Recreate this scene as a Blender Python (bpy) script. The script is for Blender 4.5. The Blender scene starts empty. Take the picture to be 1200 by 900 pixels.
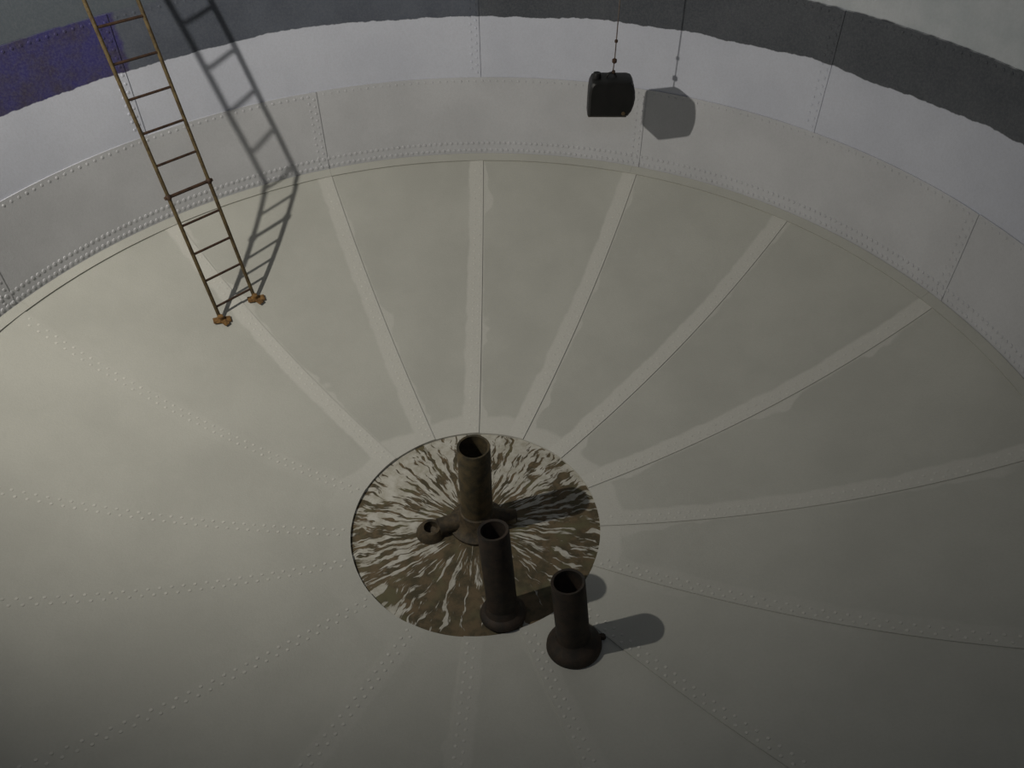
import bpy, bmesh, math, random
from math import sin, cos, pi, atan2, hypot, radians
from mathutils import Vector, Matrix, Quaternion
random.seed(7)
C = bpy.context.scene.collection

# ---------------------------------------------------------------- camera
cam = bpy.data.cameras.new('camera'); co = bpy.data.objects.new('camera', cam); C.objects.link(co)
cam.sensor_width = 36.0; cam.lens = 939.48 / 1200 * 36
cr = Vector((0.996636, -0.081732, -0.005967)); cu = Vector((0.060211, 0.680918, 0.729881)); cf = Vector((0.055592, 0.727785, -0.683549))
M3 = Matrix((cr, cu, -cf)).transposed()
co.matrix_world = Matrix.Translation((0, -4.038, 5.337)) @ M3.to_4x4()
cam.clip_start = 0.05
bpy.context.scene.camera = co

# ---------------------------------------------------------------- world, lights, exposure
scn = bpy.context.scene
scn.view_settings.view_transform = 'Standard'; scn.view_settings.look = 'None'
scn.view_settings.gamma = 1; scn.view_settings.use_curve_mapping = False
scn.view_settings.exposure = -0.16
w = bpy.data.worlds.new('world'); scn.world = w; w.use_nodes = True
w.node_tree.nodes['Background'].inputs[0].default_value = (0.7, 0.75, 0.85, 1)
w.node_tree.nodes['Background'].inputs[1].default_value = 0.3
LAMP = Vector((-4.002, -0.786, 5.542))
sl = bpy.data.lights.new('work_light', 'SPOT'); so = bpy.data.objects.new('work_light', sl); C.objects.link(so)
sl.energy = 1230; sl.color = (1.0, 0.955, 0.875); sl.shadow_soft_size = 0.055
sl.spot_size = radians(123); sl.spot_blend = 1.0
so.location = LAMP
AIM = Vector((-1.2, 3.5, 1.35))
so.rotation_euler = (AIM - LAMP).to_track_quat('-Z', 'Y').to_euler()
hl = bpy.data.lights.new('hatch_daylight', 'AREA'); ho = bpy.data.objects.new('hatch_daylight', hl); C.objects.link(ho)
hl.shape = 'RECTANGLE'; hl.size = 0.9; hl.size_y = 0.7; hl.energy = 25; hl.color = (0.72, 0.80, 1.0)
ho.location = (0.0, -3.55, 6.36)
ho.rotation_euler = (Vector((0, 3.5, 3.2)) - ho.location).to_track_quat('-Z', 'Y').to_euler()

# ---------------------------------------------------------------- dimensions of the tank
R, RD, HJ, KB = 4.338, 1.031, 1.057, 0.30
Z2, Z3, Z4, ZTOP = 1.934, 2.545, 3.019, 6.4
TH = [1.4934, 1.8907, 2.2869, 2.6878, 3.0886, 3.3661, 3.7476, 4.1457, 4.5765, 4.9809, 5.3816, 5.7838, 6.1709, 6.5711, 6.9699, 7.372]
TH2 = TH + [TH[0] + 2 * pi, TH[1] + 2 * pi]
RH = 1.02                     # radius of the hole in the bowl
def g(t): return t * t + KB * t ** 4
def prof(r): return HJ * (g(r / R) - g(RD / R)) / (g(1.0) - g(RD / R))
def slope(r): return (prof(r + .001) - prof(r - .001)) / .002
STEP = 0.009

# ---------------------------------------------------------------- node helpers
class N:
    def __init__(s, name, rough=0.6, metal=0.0, spec=0.4):
        s.m = bpy.data.materials.new(name); s.m.use_nodes = True; s.t = s.m.node_tree
        s.b = s.t.nodes['Principled BSDF']; s.b.inputs['Roughness'].default_value = rough
        s.b.inputs['Metallic'].default_value = metal; s.b.inputs['Specular IOR Level'].default_value = spec
        s.pos = s.t.nodes.new('ShaderNodeTexCoord').outputs['Object']
    def put(s, inp, v):
        if isinstance(v, bpy.types.NodeSocket): s.t.links.new(v, inp)
        elif isinstance(v, (tuple, list)): inp.default_value = (*v, 1) if (len(v) == 3 and inp.type == 'RGBA') else v
        else: inp.default_value = v
    def math(s, op, a, b=0.0, c=0.0):
        n = s.t.nodes.new('ShaderNodeMath'); n.operation = op
        for i, v in enumerate((a, b, c)): s.put(n.inputs[i], v)
        return n.outputs[0]
    def noise(s, vec, scale, detail=3.0, rough=0.55, dist=0.0):
        n = s.t.nodes.new('ShaderNodeTexNoise'); s.put(n.inputs['Vector'], vec)
        n.inputs['Scale'].default_value = scale; n.inputs['Detail'].default_value = detail
        n.inputs['Roughness'].default_value = rough; n.inputs['Distortion'].default_value = dist
        return n.outputs['Fac']
    def ramp(s, v, a, b, lo=0.0, hi=1.0):
        n = s.t.nodes.new('ShaderNodeMapRange'); n.interpolation_type = 'SMOOTHSTEP'
        for i, x in enumerate((v, a, b, lo, hi)): s.put(n.inputs[i], x)
        return n.outputs[0]
    def mix(s, f, a, b):
        n = s.t.nodes.new('ShaderNodeMix'); n.data_type = 'RGBA'
        s.put(n.inputs[0], f); s.put(n.inputs[6], a); s.put(n.inputs[7], b); return n.outputs[2]
    def xyz(s, v):
        n = s.t.nodes.new('ShaderNodeSeparateXYZ'); s.put(n.inputs[0], v); return n.outputs
    def vec(s, x, y, z):
        n = s.t.nodes.new('ShaderNodeCombineXYZ')
        for i, v in enumerate((x, y, z)): s.put(n.inputs[i], v)
        return n.outputs[0]
    def attr(s, name):
        n = s.t.nodes.new('ShaderNodeAttribute'); n.attribute_name = name; return n
    def color(s, c): s.put(s.b.inputs['Base Color'], c)
    def bump(s, h, strength=0.3, dist=0.01):
        n = s.t.nodes.new('ShaderNodeBump'); n.inputs['Strength'].default_value = strength
        n.inputs['Distance'].default_value = dist; s.put(n.inputs['Height'], h)
        s.t.links.new(n.outputs[0], s.b.inputs['Normal'])

BOWL_BASE = (0.405, 0.402, 0.358); BOWL_STRIPE = (0.50, 0.492, 0.445)
WHITE_WALL = (0.468, 0.47, 0.478)

def bowl_mat():
    n = N('bowl_paint', 0.45)
    a = n.attr('edge')           # x: arc distance to the lap edge, y: arc distance to the far edge, z: stripe strength
    x, y, z = n.xyz(a.outputs['Vector'])
    b = n.attr('edge2'); z2, rr, _ = n.xyz(b.outputs['Vector'])
    w1 = n.noise(n.pos, 5.0, 2); 
    width = n.math('ADD', 0.10, n.math('MULTIPLY', w1, 0.07))
    s1 = n.math('MULTIPLY', n.ramp(x, width, n.math('ADD', width, 0.035), 1, 0), z)
    wv = n.noise(n.pos, 2.3, 2)
    width2 = n.math('MULTIPLY', n.ramp(wv, 0.45, 0.78), 0.12)
    s2 = n.math('MULTIPLY', n.ramp(y, width2, n.math('ADD', width2, 0.03), 1, 0), z2)
    ring = n.ramp(n.math('ADD', rr, n.math('MULTIPLY', n.noise(n.pos, 2.2, 2), 0.30)), 1.34, 1.39, 0.75, 0)
    px, py, pz = n.xyz(n.pos)
    ring = n.math('MULTIPLY', ring, n.ramp(n.math('ADD', py, n.math('MULTIPLY', px, 0.5)), -0.5, 0.4, 0.2, 1.0))
    st = n.math('MAXIMUM', n.math('MAXIMUM', s1, s2), ring)
    mott = n.noise(n.pos, 1.3, 4, 0.6)
    base = n.mix(n.ramp(mott, 0.3, 0.7), tuple(c * .94 for c in BOWL_BASE), tuple(c * 1.05 for c in BOWL_BASE))
    fine = n.noise(n.pos, 60, 3, 0.7)
    c = n.mix(st, base, BOWL_STRIPE)
    c = n.mix(n.ramp(fine, 0.35, 0.7, 0, 0.16), c, (0.30, 0.30, 0.26))
    sp = n.noise(n.pos, 26, 2, 0.5)
    c = n.mix(n.ramp(sp, 0.80, 0.83, 0, 0.5), c, (0.2, 0.15, 0.09))
    n.color(c); n.bump(n.math('ADD', fine, n.math('MULTIPLY', mott, 2)), 0.25, 0.006)
    return n.m

def wall_mat():
    n = N('wall_paint', 0.5)
    x, y, z = n.xyz(n.pos)
    th = n.math('ARCTAN2', y, x)
    tv = n.vec(n.math('MULTIPLY', th, 4.3), n.math('MULTIPLY', z, 0.6), 0.0)
    rag = n.math('ADD', n.math('MULTIPLY', n.noise(tv, 0.9, 1, 0.4), 0.10), n.math('MULTIPLY', n.noise(tv, 9, 3, 0.6), 0.045))
    edge = n.math('ADD', z, n.math('SUBTRACT', rag, 0.072))
    above = n.ramp(edge, Z3 - 0.005, Z3 + 0.005)
    mott = n.noise(n.pos, 1.5, 4, 0.6); fine = n.noise(n.pos, 55, 3, 0.7)
    white = n.mix(n.ramp(mott, 0.3, 0.7), tuple(c * .95 for c in WHITE_WALL), tuple(c * 1.06 for c in WHITE_WALL))
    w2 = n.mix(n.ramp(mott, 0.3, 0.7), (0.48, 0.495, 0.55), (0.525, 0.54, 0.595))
    white = n.mix(n.ramp(z, Z2 - 0.004, Z2 + 0.004), white, w2)      # blue daylight higher up is put into the second course's colour
    # old blue grey coat; brighter, bluer light on the left put into its colour
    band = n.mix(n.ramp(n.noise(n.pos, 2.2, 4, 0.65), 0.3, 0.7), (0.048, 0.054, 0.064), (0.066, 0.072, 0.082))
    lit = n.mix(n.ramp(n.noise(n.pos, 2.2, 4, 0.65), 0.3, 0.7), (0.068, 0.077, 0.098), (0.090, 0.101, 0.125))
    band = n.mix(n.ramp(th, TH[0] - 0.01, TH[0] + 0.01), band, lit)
    jag = n.math('MULTIPLY', n.noise(n.vec(0.0, 0.0, z), 6, 2), 0.03)
    blue = n.ramp(n.math('ADD', th, jag), 2.285, 2.295)
    band = n.mix(blue, band, n.mix(n.ramp(n.noise(n.pos, 4, 4, 0.7), 0.35, 0.7), (0.038, 0.034, 0.135), (0.045, 0.036, 0.062)))
    upper = n.mix(n.ramp(n.noise(n.pos, 3, 4, 0.65), 0.3, 0.7), (0.42, 0.45, 0.46), (0.50, 0.52, 0.53))
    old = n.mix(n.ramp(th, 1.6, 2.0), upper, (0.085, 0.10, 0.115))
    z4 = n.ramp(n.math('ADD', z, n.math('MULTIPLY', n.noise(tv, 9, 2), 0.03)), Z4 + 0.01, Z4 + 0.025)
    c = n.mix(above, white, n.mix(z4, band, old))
    c = n.mix(n.ramp(fine, 0.35, 0.7, 0, 0.14), c, (0.25, 0.25, 0.25))
    n.color(c); n.bump(n.math('ADD', fine, mott), 0.2, 0.005)
    return n.m

def disc_mat():
    n = N('rust_streaked_plate', 0.75)
    x, y, z = n.xyz(n.pos)
    th = n.math('ARCTAN2', y, x); r = n.math('POWER', n.math('ADD', n.math('MULTIPLY', x, x), n.math('MULTIPLY', y, y)), 0.5)
    wx = n.math('MULTIPLY', n.math('SUBTRACT', n.noise(n.pos, 5.0, 2), 0.5), 0.17)
    t2 = n.math('ADD', th, wx)
    K, S = 14.0, 3.3
    v = n.vec(n.math('MULTIPLY', n.math('COSINE', t2), K), n.math('MULTIPLY', n.math('SINE', t2), K), n.math('MULTIPLY', r, S))
    st = n.math('ADD', n.math('MULTIPLY', n.noise(v, 1.25, 3, 0.6), 0.88), n.math('MULTIPLY', n.noise(n.pos, 7, 3, 0.6), 0.12))
    # more bare rust toward the near side and the hub, more paint on the far left
    bias = n.math('ADD', n.math('MULTIPLY', y, -0.07), n.math('MULTIPLY', x, 0.03))
    bias = n.math('ADD', bias, n.ramp(r, 0.2, 0.42, 0.12, 0.0))
    near = n.math('MULTIPLY', n.ramp(y, -0.25, -0.55), n.ramp(n.math('ABSOLUTE', n.math('SUBTRACT', x, 0.1)), 0.25, 0.55, 1, 0))
    bias = n.math('ADD', bias, n.math('MULTIPLY', near, 0.065))
    val = n.math('ADD', st, bias)
    rust = n.ramp(val, 0.468, 0.512)
    rc = n.mix(n.ramp(n.noise(n.pos, 9, 4, 0.7), 0.35, 0.65), (0.055, 0.046, 0.024), (0.125, 0.090, 0.048))
    rc = n.mix(n.ramp(n.noise(n.pos, 4, 3, 0.6), 0.5, 0.7), rc, (0.105, 0.095, 0.048))
    pc = n.mix(n.ramp(n.noise(n.pos, 12, 3, 0.7), 0.3, 0.7), (0.33, 0.31, 0.25), (0.47, 0.455, 0.40))
    n.color(n.mix(rust, pc, rc)); n.bump(n.math('MULTIPLY', rust, -1.0), 0.5, 0.012)
    return n.m

def rust_mat(name, a, b, scale=14, rough=0.7, metal=0.2):
    n = N(name, rough, metal)
    f = n.noise(n.pos, scale, 5, 0.7)
    n.color(n.mix(n.ramp(f, 0.35, 0.65), a, b)); n.bump(f, 0.5, 0.006)
    return n.m

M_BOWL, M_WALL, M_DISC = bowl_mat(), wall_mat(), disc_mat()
M_RIVB = rust_mat('rivet_paint_bowl', (0.46, 0.455, 0.41), (0.54, 0.53, 0.48), 20, 0.35, 0.0)
M_RIVW = rust_mat('rivet_paint_wall', (0.47, 0.465, 0.45), (0.53, 0.525, 0.51), 20, 0.4, 0.0)
M_RIVD = rust_mat('rivet_old_paint', (0.10, 0.11, 0.12), (0.20, 0.21, 0.22), 20)
M_PIPE = rust_mat('pipe_rust', (0.038, 0.033, 0.020), (0.095, 0.070, 0.034), 9)
M_PIPED = rust_mat('pipe_rust_dark', (0.021, 0.018, 0.014), (0.045, 0.031, 0.021), 9)
M_HUB = rust_mat('hub_rust', (0.034, 0.028, 0.018), (0.085, 0.062, 0.034), 12)
M_LAD = rust_mat('ladder_rust', (0.050, 0.034, 0.015), (0.105, 0.075, 0.030), 18)
M_RUNG = rust_mat('rung_rust', (0.032, 0.018, 0.012), (0.07, 0.038, 0.022), 18)
M_FOOT = rust_mat('foot_rust', (0.10, 0.052, 0.016), (0.24, 0.13, 0.04), 25)
M_BLACK = rust_mat('black_plastic', (0.005, 0.005, 0.0045), (0.008, 0.0075, 0.007), 8, 0.5, 0.0)
M_EDGE = rust_mat('brown_edge', (0.05, 0.035, 0.018), (0.09, 0.06, 0.03), 12)
M_CABLE = rust_mat('cable_steel', (0.10, 0.08, 0.07), (0.16, 0.13, 0.11), 30, 0.6, 0.3)
M_ROOF = rust_mat('roof_paint', (0.07, 0.06, 0.05), (0.12, 0.10, 0.08), 3, 0.7, 0.0)

# ---------------------------------------------------------------- mesh helpers
def obj(name, bm, mat, parent=None, smooth=True, kind=None, label=None):
    bmesh.ops.recalc_face_normals(bm, faces=bm.faces)
    me = bpy.data.meshes.new(name); bm.to_mesh(me); bm.free()
    for m in (mat if isinstance(mat, (list, tuple)) else [mat]): me.materials.append(m)
    if smooth:
        for p in me.polygons: p.use_smooth = True
        me.set_sharp_from_angle(angle=radians(35))
    o = bpy.data.objects.new(name, me); C.objects.link(o)
    if parent: o.parent = parent
    if kind: o['kind'] = kind
    if label: o['label'] = label
    return o
def empty(name, loc=(0, 0, 0), label=None, cat=None, group=None, kind=None):
    o = bpy.data.objects.new(name, None); C.objects.link(o); o.location = loc; o.empty_display_size = 0.2
    if label: o['label'] = label
    if cat: o['category'] = cat
    if group: o['group'] = group
    if kind: o['kind'] = kind
    return o
def frame(d):
    d = d.normalized(); a = Vector((0, 0, 1)) if abs(d.z) < .9 else Vector((1, 0, 0))
    x = d.cross(a).normalized(); return x, d.cross(x).normalized()
def tube(bm, pts, r, seg=12, caps=True, mi=0):
    """sweep a circle along pts; r may be a list"""
    rings = []
    pts = [Vector(p) for p in pts]; rs = r if isinstance(r, (list, tuple)) else [r] * len(pts)
    x, y = frame(pts[-1] - pts[0])
    for i, p in enumerate(pts):
        d = (pts[min(i + 1, len(pts) - 1)] - pts[max(i - 1, 0)]).normalized()
        x = (x - d * x.dot(d)).normalized(); y = d.cross(x)
        rings.append([bm.verts.new(p + (x * cos(a) + y * sin(a)) * rs[i]) for a in (2 * pi * k / seg for k in range(seg))])
    for A, B in zip(rings, rings[1:]):
        for k in range(seg):
            f = bm.faces.new((A[k], A[(k + 1) % seg], B[(k + 1) % seg], B[k])); f.material_index = mi
    if caps:
        bm.faces.new(rings[0][::-1]); bm.faces.new(rings[-1])
def lathe(bm, prf, origin, axis, seg=40, close=False):
    """prf list of (radius, height along axis)"""
    axis = Vector(axis).normalized(); x, y = frame(axis); o = Vector(origin); rings = []
    for r, h in prf:
        if r < 1e-5: rings.append([bm.verts.new(o + axis * h)])
        else: rings.append([bm.verts.new(o + axis * h + (x * cos(a) + y * sin(a)) * r) for a in (2 * pi * k / seg for k in range(seg))])
    pairs = list(zip(rings, rings[1:])) + ([(rings[-1], rings[0])] if close else [])
    for A, B in pairs:
        for k in range(seg):
            k2 = (k + 1) % seg
            if len(A) == 1 and len(B) == 1: continue
            if len(A) == 1: bm.faces.new((A[0], B[k2], B[k]))
            elif len(B) == 1: bm.faces.new((A[k], A[k2], B[0]))
            else: bm.faces.new((A[k], A[k2], B[k2], B[k]))
def box(bm, c, sx, sy, sz, rot=None, bev=0.0):
    r = bmesh.ops.create_cube(bm, size=1.0); vs = r['verts']
    m = Matrix.Translation(Vector(c)) @ (rot.to_4x4() if rot else Matrix.Identity(4)) @ Matrix.Diagonal((sx, sy, sz, 1))
    bmesh.ops.transform(bm, matrix=m, verts=vs)
    if bev:
        es = list({e for v in vs for e in v.link_edges})
        bmesh.ops.bevel(bm, geom=es, offset=bev, segments=2, affect='EDGES')
def rivets(bm, places, rad=0.016, h=0.011, seg=7):
    for p, nrm in places:
        nrm = nrm.normalized(); x, y = frame(nrm); rings = []
        for rr, hh in ((rad, -0.002), (rad * .8, h * .7)):
            rings.append([bm.verts.new(p + nrm * hh + (x * cos(a) + y * sin(a)) * rr) for a in (2 * pi * k / seg for k in range(seg))])
        top = bm.verts.new(p + nrm * h)
        for k in range(seg):
            k2 = (k + 1) % seg
            bm.faces.new((rings[0][k], rings[0][k2], rings[1][k2], rings[1][k])); bm.faces.new((rings[1][k], rings[1][k2], top))

def patch(nu, nv, fn, attrs=None, thick=0.012):
    """closed slab over a grid; fn(i/nu, j/nv) -> (point, normal[, a, b])"""
    bm = bmesh.new()
    la = bm.verts.layers.float_vector.new('edge') if attrs else None
    lb = bm.verts.layers.float_vector.new('edge2') if attrs else None
    top, bot = [], []
    for i in range(nu + 1):
        ta, tb = [], []
        for j in range(nv + 1):
            p, nn, *ab = fn(i / nu, j / nv)
            v = bm.verts.new(p); q = bm.verts.new(p - nn * thick)
            if attrs:
                for o_ in (v, q): o_[la] = ab[0]; o_[lb] = ab[1]
            ta.append(v); tb.append(q)
        top.append(ta); bot.append(tb)
    for i in range(nu):
        for j in range(nv):
            bm.faces.new((top[i][j], top[i + 1][j], top[i + 1][j + 1], top[i][j + 1]))
            bm.faces.new((bot[i][j], bot[i][j + 1], bot[i + 1][j + 1], bot[i + 1][j]))
    for i in range(nu):
        bm.faces.new((top[i][0], bot[i][0], bot[i + 1][0], top[i + 1][0]))
        bm.faces.new((top[i][nv], top[i + 1][nv], bot[i + 1][nv], bot[i][nv]))
    for j in range(nv):
        bm.faces.new((top[0][j], top[0][j + 1], bot[0][j + 1], bot[0][j]))
        bm.faces.new((top[nu][j], bot[nu][j], bot[nu][j + 1], top[nu][j + 1]))
    return bm

# ================================================================ THE BOWL (floor): 16 lapped wedge plates
floor = empty('floor', kind='structure'); floor['label'] = 'shallow dished tank bottom of sixteen lapped steel wedge plates, painted off white'
STR = [0.9, 0.75, 0.85, 0.12, 0.0, 0.0, 0.05, 0.25, 0.35, 0.25, 0.0, 0.25, 0.7, 1.0, 1.0, 1.0]
NR = Vector
def nrm_bowl(th, r):
    s = slope(r); return Vector((-cos(th) * s, -sin(th) * s, 1)).normalized()
for i in range(16):
    t0, t1 = TH2[i], TH2[i + 1]
    def fn(a, b, t0=t0, t1=t1, i=i):
        r = RH + (R - RH) * b; th = t0 + (t1 - t0) * a
        nn = nrm_bowl(th, r)
        off = STEP * max(0.0, 1 - a * (t1 - t0) * r / 0.30)     # the lapped edge stands proud on its clockwise side
        p = Vector((cos(th) * r, sin(th) * r, prof(r))) + nn * off
        return p, nn, (a * (t1 - t0) * r, (1 - a) * (t1 - t0) * r, STR[i]), (STR[(i + 1) % 16] * .8, r, 0)
    def us(k=i): pass
    # non-uniform angular grid: dense near the lapped edge
    base = fn
    ks = [0, .03, .06, .1, .14, .18, .24, .3, .4, .5, .6, .7, .8, .9, 1.0]
    f2 = lambda a, b, base=base: base(ks[round(a * (len(ks) - 1))], b)
    pl = obj('plate', patch(len(ks) - 1, 26, f2, True, 0.035), M_BOWL, floor)
    bm = bmesh.new(); pls = []
    for row, (dd, ph) in enumerate(((0.035, 0), (0.088, .5))):
        k = 0
        while True:
            r = RH + 0.06 + (k + ph) * 0.078
            if r > R - 0.12: break
            th = t0 + dd / r; nn = nrm_bowl(th, r)
            pls.append((Vector((cos(th) * r, sin(th) * r, prof(r))) + nn * STEP * (1 - dd / .30), nn)); k += 1
    rivets(bm, pls, 0.014, 0.005 if STR[i] < .3 else 0.003); obj('rivet_row', bm, M_RIVB, pl, kind='stuff')

# inspection cover plate in the middle of the bowl
bm = bmesh.new(); lathe(bm, [(0.0, 0.0), (0.5, 0.0), (1.032, 0.0), (1.032, -0.03), (0, -0.03)], (0.004, 0.006, -0.022), (0, 0, 1), 96)
obj('bottom_plate', bm, M_DISC, floor, label='round flat centre plate of brown rust with radial white paint streaks')

# ring strip at the foot of the wall
t = empty('trim_1', kind='structure')
def ringfn(a, b):
    th = 2 * pi * a; r = R - 0.075 + 0.075 * b; nn = nrm_bowl(th, r)
    return Vector((cos(th) * r, sin(th) * r, prof(r))) + nn * (STEP + 0.009), nn, (1, 1, 0), (0, 3, 0)
seg_n = 8
for k in range(seg_n):
    f = lambda a, b, k=k: ringfn((k + a * .9996) / seg_n + TH[1] / (2 * pi), b)
    obj('flange_strip', patch(24, 1, f, True, 0.02), M_BOWL, t)

# ================================================================ THE WALL: three courses of lapped plates
wall = empty('wall_back', kind='structure'); wall['label'] = 'round riveted tank wall, white below a ragged paint edge and dark blue grey above'
def course(zb, zt, starts, nz=6, vr=True, top_rows=1, bottom_rows=0, drow=M_RIVW):
    n = len(starts); st = sorted(s % (2 * pi) for s in starts); st.append(st[0] + 2 * pi)
    for i in range(n):
        t0, t1 = st[i], st[i + 1]
        NA = 22
        def off(a, b):
            return 0.007 * max(0.0, 1 - a * (t1 - t0) * R / 0.35) + 0.010 * max(0.0, 1 - (1 - b) * (zt - zb) / 0.4)
        def fn(a, b):
            a2 = a ** 1.8; th = t0 + (t1 - t0) * a2; rr = R - off(a2, b)
            return Vector((cos(th) * rr, sin(th) * rr, zb + (zt - zb) * b)), Vector((-cos(th), -sin(th), 0))
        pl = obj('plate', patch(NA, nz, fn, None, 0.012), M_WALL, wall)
        def place(th, z):
            a = (th - t0) / (t1 - t0); b = (z - zb) / (zt - zb); rr = R - off(a, b)
            return Vector((cos(th) * rr, sin(th) * rr, z)), Vector((-cos(th), -sin(th), 0))
        lo, hi, big = [], [], []
        def add(th, z): (lo if z < Z3 - 0.02 else hi).append(place(th, z))
        # vertical seam rivets
        for dd, ph in ((0.035, 0), (0.09, .5)):
            z = zb + 0.05 + ph * .075
            while z < zt - 0.03:
                add(t0 + dd / R, z); z += 0.075
        # top lap rivets
        dth = 0.075 / R; m = int((t1 - t0) / dth)
        if top_rows:
            for k in range(2, m): add(t0 + k * (t1 - t0) / m, zt - 0.04)
        if bottom_rows:
            m2 = int((t1 - t0) / (0.058 / R))
            for k in range(m2):
                big.append(place(t0 + (k + .25) * (t1 - t0) / m2, zb + 0.05)); big.append(place(t0 + (k + .75) * (t1 - t0) / m2, zb + 0.135))
        if big:
            bm = bmesh.new(); rivets(bm, big, 0.020, 0.009); obj('rivet_row', bm, M_WALL, pl, kind='stuff')
        for lst, mt in ((lo, M_WALL), (hi, M_WALL)):
            if lst:
                bm = bmesh.new(); rivets(bm, lst, 0.0145, 0.006); obj('rivet_row', bm, mt, pl, kind='stuff')
odd = [TH[i] for i in range(1, 16, 2)]; even = [TH[i] for i in range(0, 16, 2)]
course(HJ, Z2, odd, bottom_rows=1)
course(Z2, Z4, even, nz=8)
course(Z4, ZTOP, odd, nz=8, top_rows=0)

# roof with an open hatch over the photographer
bm = bmesh.new(); NS = 48; vs = {}
rr_ = [0.0, 1.5, 2.9, 3.75, R]
def rz(r): return ZTOP + 0.35 * (1 - (r / R) ** 2)
for a in range(NS):
    for k, r in enumerate(rr_):
        if k == 0: continue
        th = 2 * pi * a / NS - pi / 2; vs[a, k] = bm.verts.new((cos(th) * r, sin(th) * r, rz(r)))
apex = bm.verts.new((0, 0, rz(0)))
for a in range(NS):
    b = (a + 1) % NS
    bm.faces.new((apex, vs[a, 1], vs[b, 1]))
    for k in (1, 2, 3):
        if k == 2 and a in (NS - 1, 0): continue
        bm.faces.new((vs[a, k], vs[a, k + 1], vs[b, k + 1], vs[b, k]))
ce = obj('ceiling', bm, M_ROOF, kind='structure')
m = ce.modifiers.new('s', 'SOLIDIFY'); m.thickness = 0.02

# ================================================================ LADDER
L0 = Vector((-2.3521, 2.2626, 0.6579)); D = Vector((-0.03783, 0.03759, 0.27497)); W = Vector((0.28609, 0.29509, -0.01628))
lad = empty('ladder', L0 - D * .3, 'thin rusty steel ladder standing on the dished bottom and leaning up the wall', 'ladder')
inv = Matrix.Translation(-(L0 - D * .3))
def lo_(bm): bmesh.ops.transform(bm, matrix=inv, verts=bm.verts); return bm
zt_n = 19.6
def foot_s(P):   # parameter where the rail meets the bowl
    s = 0.0
    while (P + D * s).z > prof(hypot(*(P + D * s).xy)) + 0.02: s -= 0.01
    return s
for s, P in enumerate((L0, L0 + W)):
    f0 = foot_s(P); bm = bmesh.new()
    tube(bm, [P + D * f0, P + D * 3.97], 0.017, 10); rail = obj('rail', lo_(bm), M_LAD, lad)
    bm = bmesh.new(); tube(bm, [P + D * 4.03, P + D * zt_n], 0.016, 10)
    obj('rail', lo_(bm), M_LAD, lad)
    # splice bracket where the two lengths join
    bm = bmesh.new(); tube(bm, [P + D * 3.92, P + D * 3.96, P + D * 4.04, P + D * 4.08], [0.020, 0.026, 0.026, 0.020], 10)
    obj('splice_bracket', lo_(bm), M_RUNG, lad)
    # rusty splayed foot plates
    B = P + D * f0; nn = nrm_bowl(atan2(B.y, B.x), hypot(B.x, B.y)); q = Vector((0, 0, 1)).rotation_difference(nn)
    bm = bmesh.new()
    rot = (q.to_matrix() @ Matrix.Rotation(radians(20), 3, 'Z'))
    box(bm, B + nn * 0.004 + rot @ Vector((0.012, -0.01, 0)), 0.165, 0.07, 0.010, rot, 0.004)
    rot2 = (q.to_matrix() @ Matrix.Rotation(radians(-38), 3, 'Z'))
    box(bm, B + nn * 0.012 + rot2 @ Vector((0.03, 0.0, 0)), 0.130, 0.055, 0.012, rot2, 0.004)
    lathe(bm, [(0.0, 0.05), (0.024, 0.048), (0.028, 0.02), (0.042, 0.0), (0, 0)], B + nn * .008, nn, 10)
    obj('foot_plate', lo_(bm), M_FOOT, lad, smooth=False, label='orange rusted ladder foot plate')
for k in range(20):
    a, b = L0 + D * k, L0 + W + D * k; e = W.normalized() * (0.035 if k == 4 else 0.012)
    bm = bmesh.new(); tube(bm, [a - e, b + e], 0.0155 if k == 4 else 0.0115, 8); obj('rung', lo_(bm), M_RUNG, lad)

# ================================================================ PIPES
def pipe(base, axis, h, ro, ri, flange, name, label, mat, cat='pipe', flare=None):
    axis = Vector(axis).normalized(); base = Vector(base)
    root = empty(name, base, label, cat)
    T = Matrix.Translation(-base)
    bm = bmesh.new(); lathe(bm, [(ro, 0.0), (ro, h * .5), (ro * .99, h), (ro * .96, h + 0.006), (ri, h + 0.002), (ri, h * .5), (ri, 0.03), (ro, 0.0)][:-1], base, axis, 40, close=True)
    bmesh.ops.transform(bm, matrix=T, verts=bm.verts); obj('shaft', bm, mat, root)
    bm = bmesh.new(); lathe(bm, flange, base, axis, 40); bmesh.ops.transform(bm, matrix=T, verts=bm.verts)
    obj('flange', bm, M_HUB if mat is M_PIPE else mat, root)
    return root, T
# central riser, standing on the hub of the rusty plate
B1 = Vector((0.017, 0.021, -0.012))
p1, T1 = pipe(B1, (0, 0, 1), 0.915, 0.128, 0.108,
     [(0.0, 0.0), (0.235, 0.0), (0.235, 0.02), (0.205, 0.03), (0.175, 0.07), (0.150, 0.12), (0.140, 0.17), (0.1285, 0.18), (0.1285, 0.01)],
     'riser_pipe', 'tallest open steel pipe standing at the centre of the rusty plate', M_PIPE)
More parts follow.
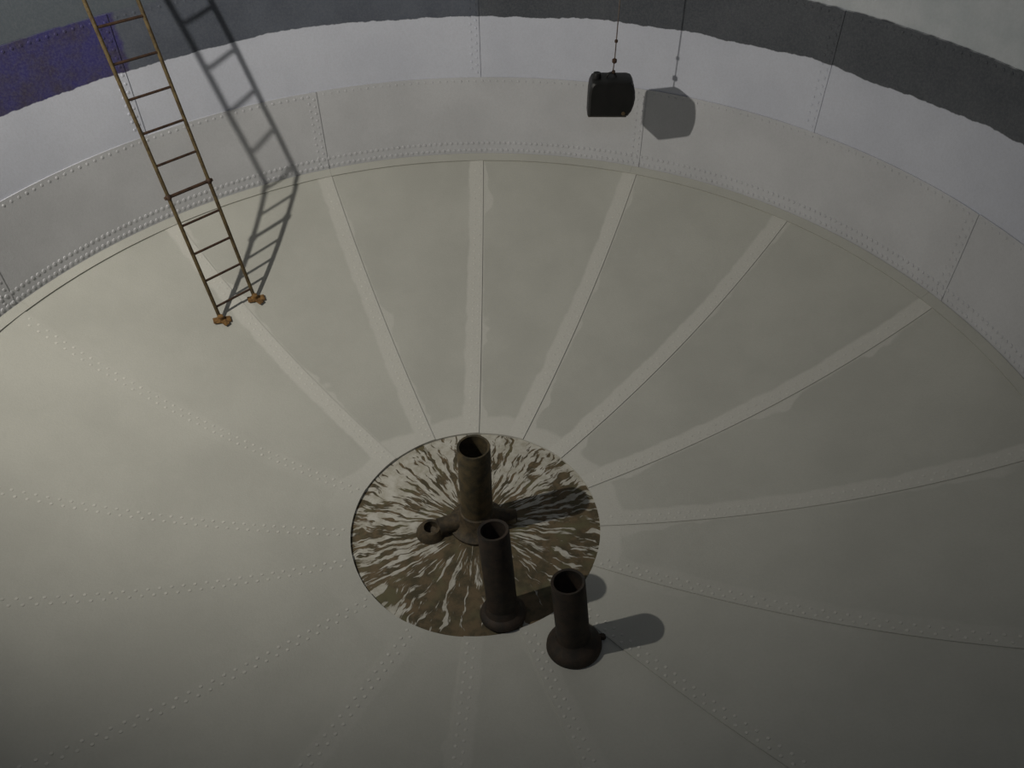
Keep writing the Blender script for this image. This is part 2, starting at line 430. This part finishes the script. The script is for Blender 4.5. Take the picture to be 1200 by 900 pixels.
# side stubs of the hub: left one turns up and is open, right one is a short stub
bm = bmesh.new()
lx = -0.372
pts = [(-0.12, 0.015, 0.03)] + [(-0.12 - 0.18 * k / 3, 0.018 - 0.018 * k, 0.03) for k in (1, 2, 3)]
tube(bm, [Vector(p) for p in pts], [0.085, 0.08, 0.075, 0.075], 20)
lathe(bm, [(0.125, -0.04), (0.120, -0.005), (0.100, 0.03), (0.088, 0.05), (0.080, 0.062), (0.056, 0.062), (0.052, 0.0), (0.0, -0.02)], (lx + .005, -0.045, -0.005), (0.02, -0.02, 1), 24)
bmesh.ops.transform(bm, matrix=T1, verts=bm.verts); obj('side_nozzle', bm, M_HUB, p1, label='short open stub on the left of the riser foot')
bm = bmesh.new(); tube(bm, [Vector((0.12, 0.02, 0.07)), Vector((0.24, 0.0, 0.07)), Vector((0.33, -0.01, 0.07)), Vector((0.34, -0.01, 0.07))], [0.07, 0.062, 0.06, 0.045], 20)
bmesh.ops.transform(bm, matrix=T1, verts=bm.verts); obj('side_stub', bm, M_HUB, p1)
# second pipe on the near rim of the plate
fl2 = [(0.0, 0.0), (0.172, 0.0), (0.175, 0.022), (0.165, 0.045), (0.135, 0.065), (0.122, 0.10), (0.1145, 0.115), (0.1145, 0.02)]
pipe((0.165, -0.842, -0.012), (-0.0579, 0.1727, 1), 0.855, 0.113, 0.088, fl2, 'overflow_pipe',
     'dark open pipe on the near rim of the rusty plate', M_PIPED)
fl3 = [(0.0, 0.0), (0.193, 0.0), (0.200, 0.025), (0.196, 0.05), (0.165, 0.085), (0.135, 0.11), (0.1215, 0.135), (0.1215, 0.02)]
p3, T3 = pipe((0.6515, -1.1706, 0.024), (-0.0879, 0.1578, 1), 0.685, 0.119, 0.098, fl3, 'outlet_pipe',
     'dark open pipe with bell foot on the white dished bottom, nearest the camera', M_PIPED)
bm = bmesh.new(); box(bm, Vector((0.848, -1.13, 0.06)), 0.07, 0.045, 0.035, None, 0.008)
bmesh.ops.transform(bm, matrix=T3, verts=bm.verts); obj('lug', bm, M_PIPED, p3)

# ================================================================ HANGING BLACK BOX
BC = Vector((1.5017, 3.1817, 2.1823))
fx = Vector((0.995, -0.10, 0)).normalized(); fy = Vector((0, 0, 1)).cross(fx).normalized(); fz = Vector((0, 0, 1))
hb = empty('hanging_box', BC, 'black plastic box hanging on a thin cable in front of the white wall', 'box')
RT = Matrix((fx, fy, fz)).transposed()
# outline in the fx/fz plane: straight left edge, rounded shoulders, bulging right side
ol = [(-.215, -.165), (.13, -.165), (.165, -.155), (.195, -.11), (.212, -.05), (.218, 0.0), (.212, .06), (.195, .125), (.175, .158), (.14, .168), (-.165, .168), (-.19, .155), (-.207, .12), (-.215, .05)]
bm = bmesh.new(); rings = []
for dy, s in ((-.13, .90), (-.115, .97), (-.08, 1.0), (.08, 1.0), (.115, .97), (.13, .90)):
    rings.append([bm.verts.new((x * s, dy, z * s)) for x, z in ol])
for A, B in zip(rings, rings[1:]):
    for k in range(len(ol)): bm.faces.new((A[k], A[(k + 1) % len(ol)], B[(k + 1) % len(ol)], B[k]))
bm.faces.new(rings[0]); bm.faces.new(rings[-1][::-1])
bmesh.ops.transform(bm, matrix=RT.to_4x4(), verts=bm.verts); obj('body', bm, M_BLACK, hb)
bm = bmesh.new(); lathe(bm, [(0, 0), (0.04, 0), (0.04, 0.03), (0.034, 0.055), (0, 0.055)], (-.145, -.02, .16), (0, 0, 1), 16)
bmesh.ops.transform(bm, matrix=RT.to_4x4(), verts=bm.verts); obj('cap', bm, M_BLACK, hb)
bm = bmesh.new(); box(bm, (-.03, 0, -.168), .36, .2, .014, None, .004)
bmesh.ops.transform(bm, matrix=RT.to_4x4(), verts=bm.verts); obj('bottom_rim', bm, M_EDGE, hb, label='brown rusty lower rim')
bm = bmesh.new(); lathe(bm, [(0, 0), (0.02, 0), (0.016, 0.01), (0, 0.012)], (.115, -.129, -.125), (0, -1, 0), 12)
bmesh.ops.transform(bm, matrix=RT.to_4x4(), verts=bm.verts); obj('knob', bm, M_EDGE, hb)
bm = bmesh.new()
tube(bm, [(-.01 + .045 * cos(a), 0, .162 + .045 * sin(a)) for a in [pi * k / 8 for k in range(9)]], .011, 8)
bmesh.ops.transform(bm, matrix=RT.to_4x4(), verts=bm.verts); obj('handle', bm, M_BLACK, hb)
cab = empty('hanging_cable', BC + Vector((0, 0, .2)), 'thin steel cable running up from the black box past the paint edge', 'cable')
bm = bmesh.new(); zc = rz(hypot(BC.x, BC.y)) - BC.z - .22
tube(bm, [(0, 0, 0), (0.008, 0, .15), (0.016, 0.0, 1.2), (0.02, 0, zc)], .0055, 6); obj('wire', bm, M_CABLE, cab)
for z, r_ in ((.015, .016), (.115, .022), (.29, .015)):
    bm = bmesh.new(); lathe(bm, [(0, -r_ * 1.3), (r_, -r_ * .6), (r_, r_ * .6), (0, r_ * 1.3)], (0.006 + z * .01, 0, z), (0, 0, 1), 10)
    obj('cable_clamp', bm, M_RUNG, cab)
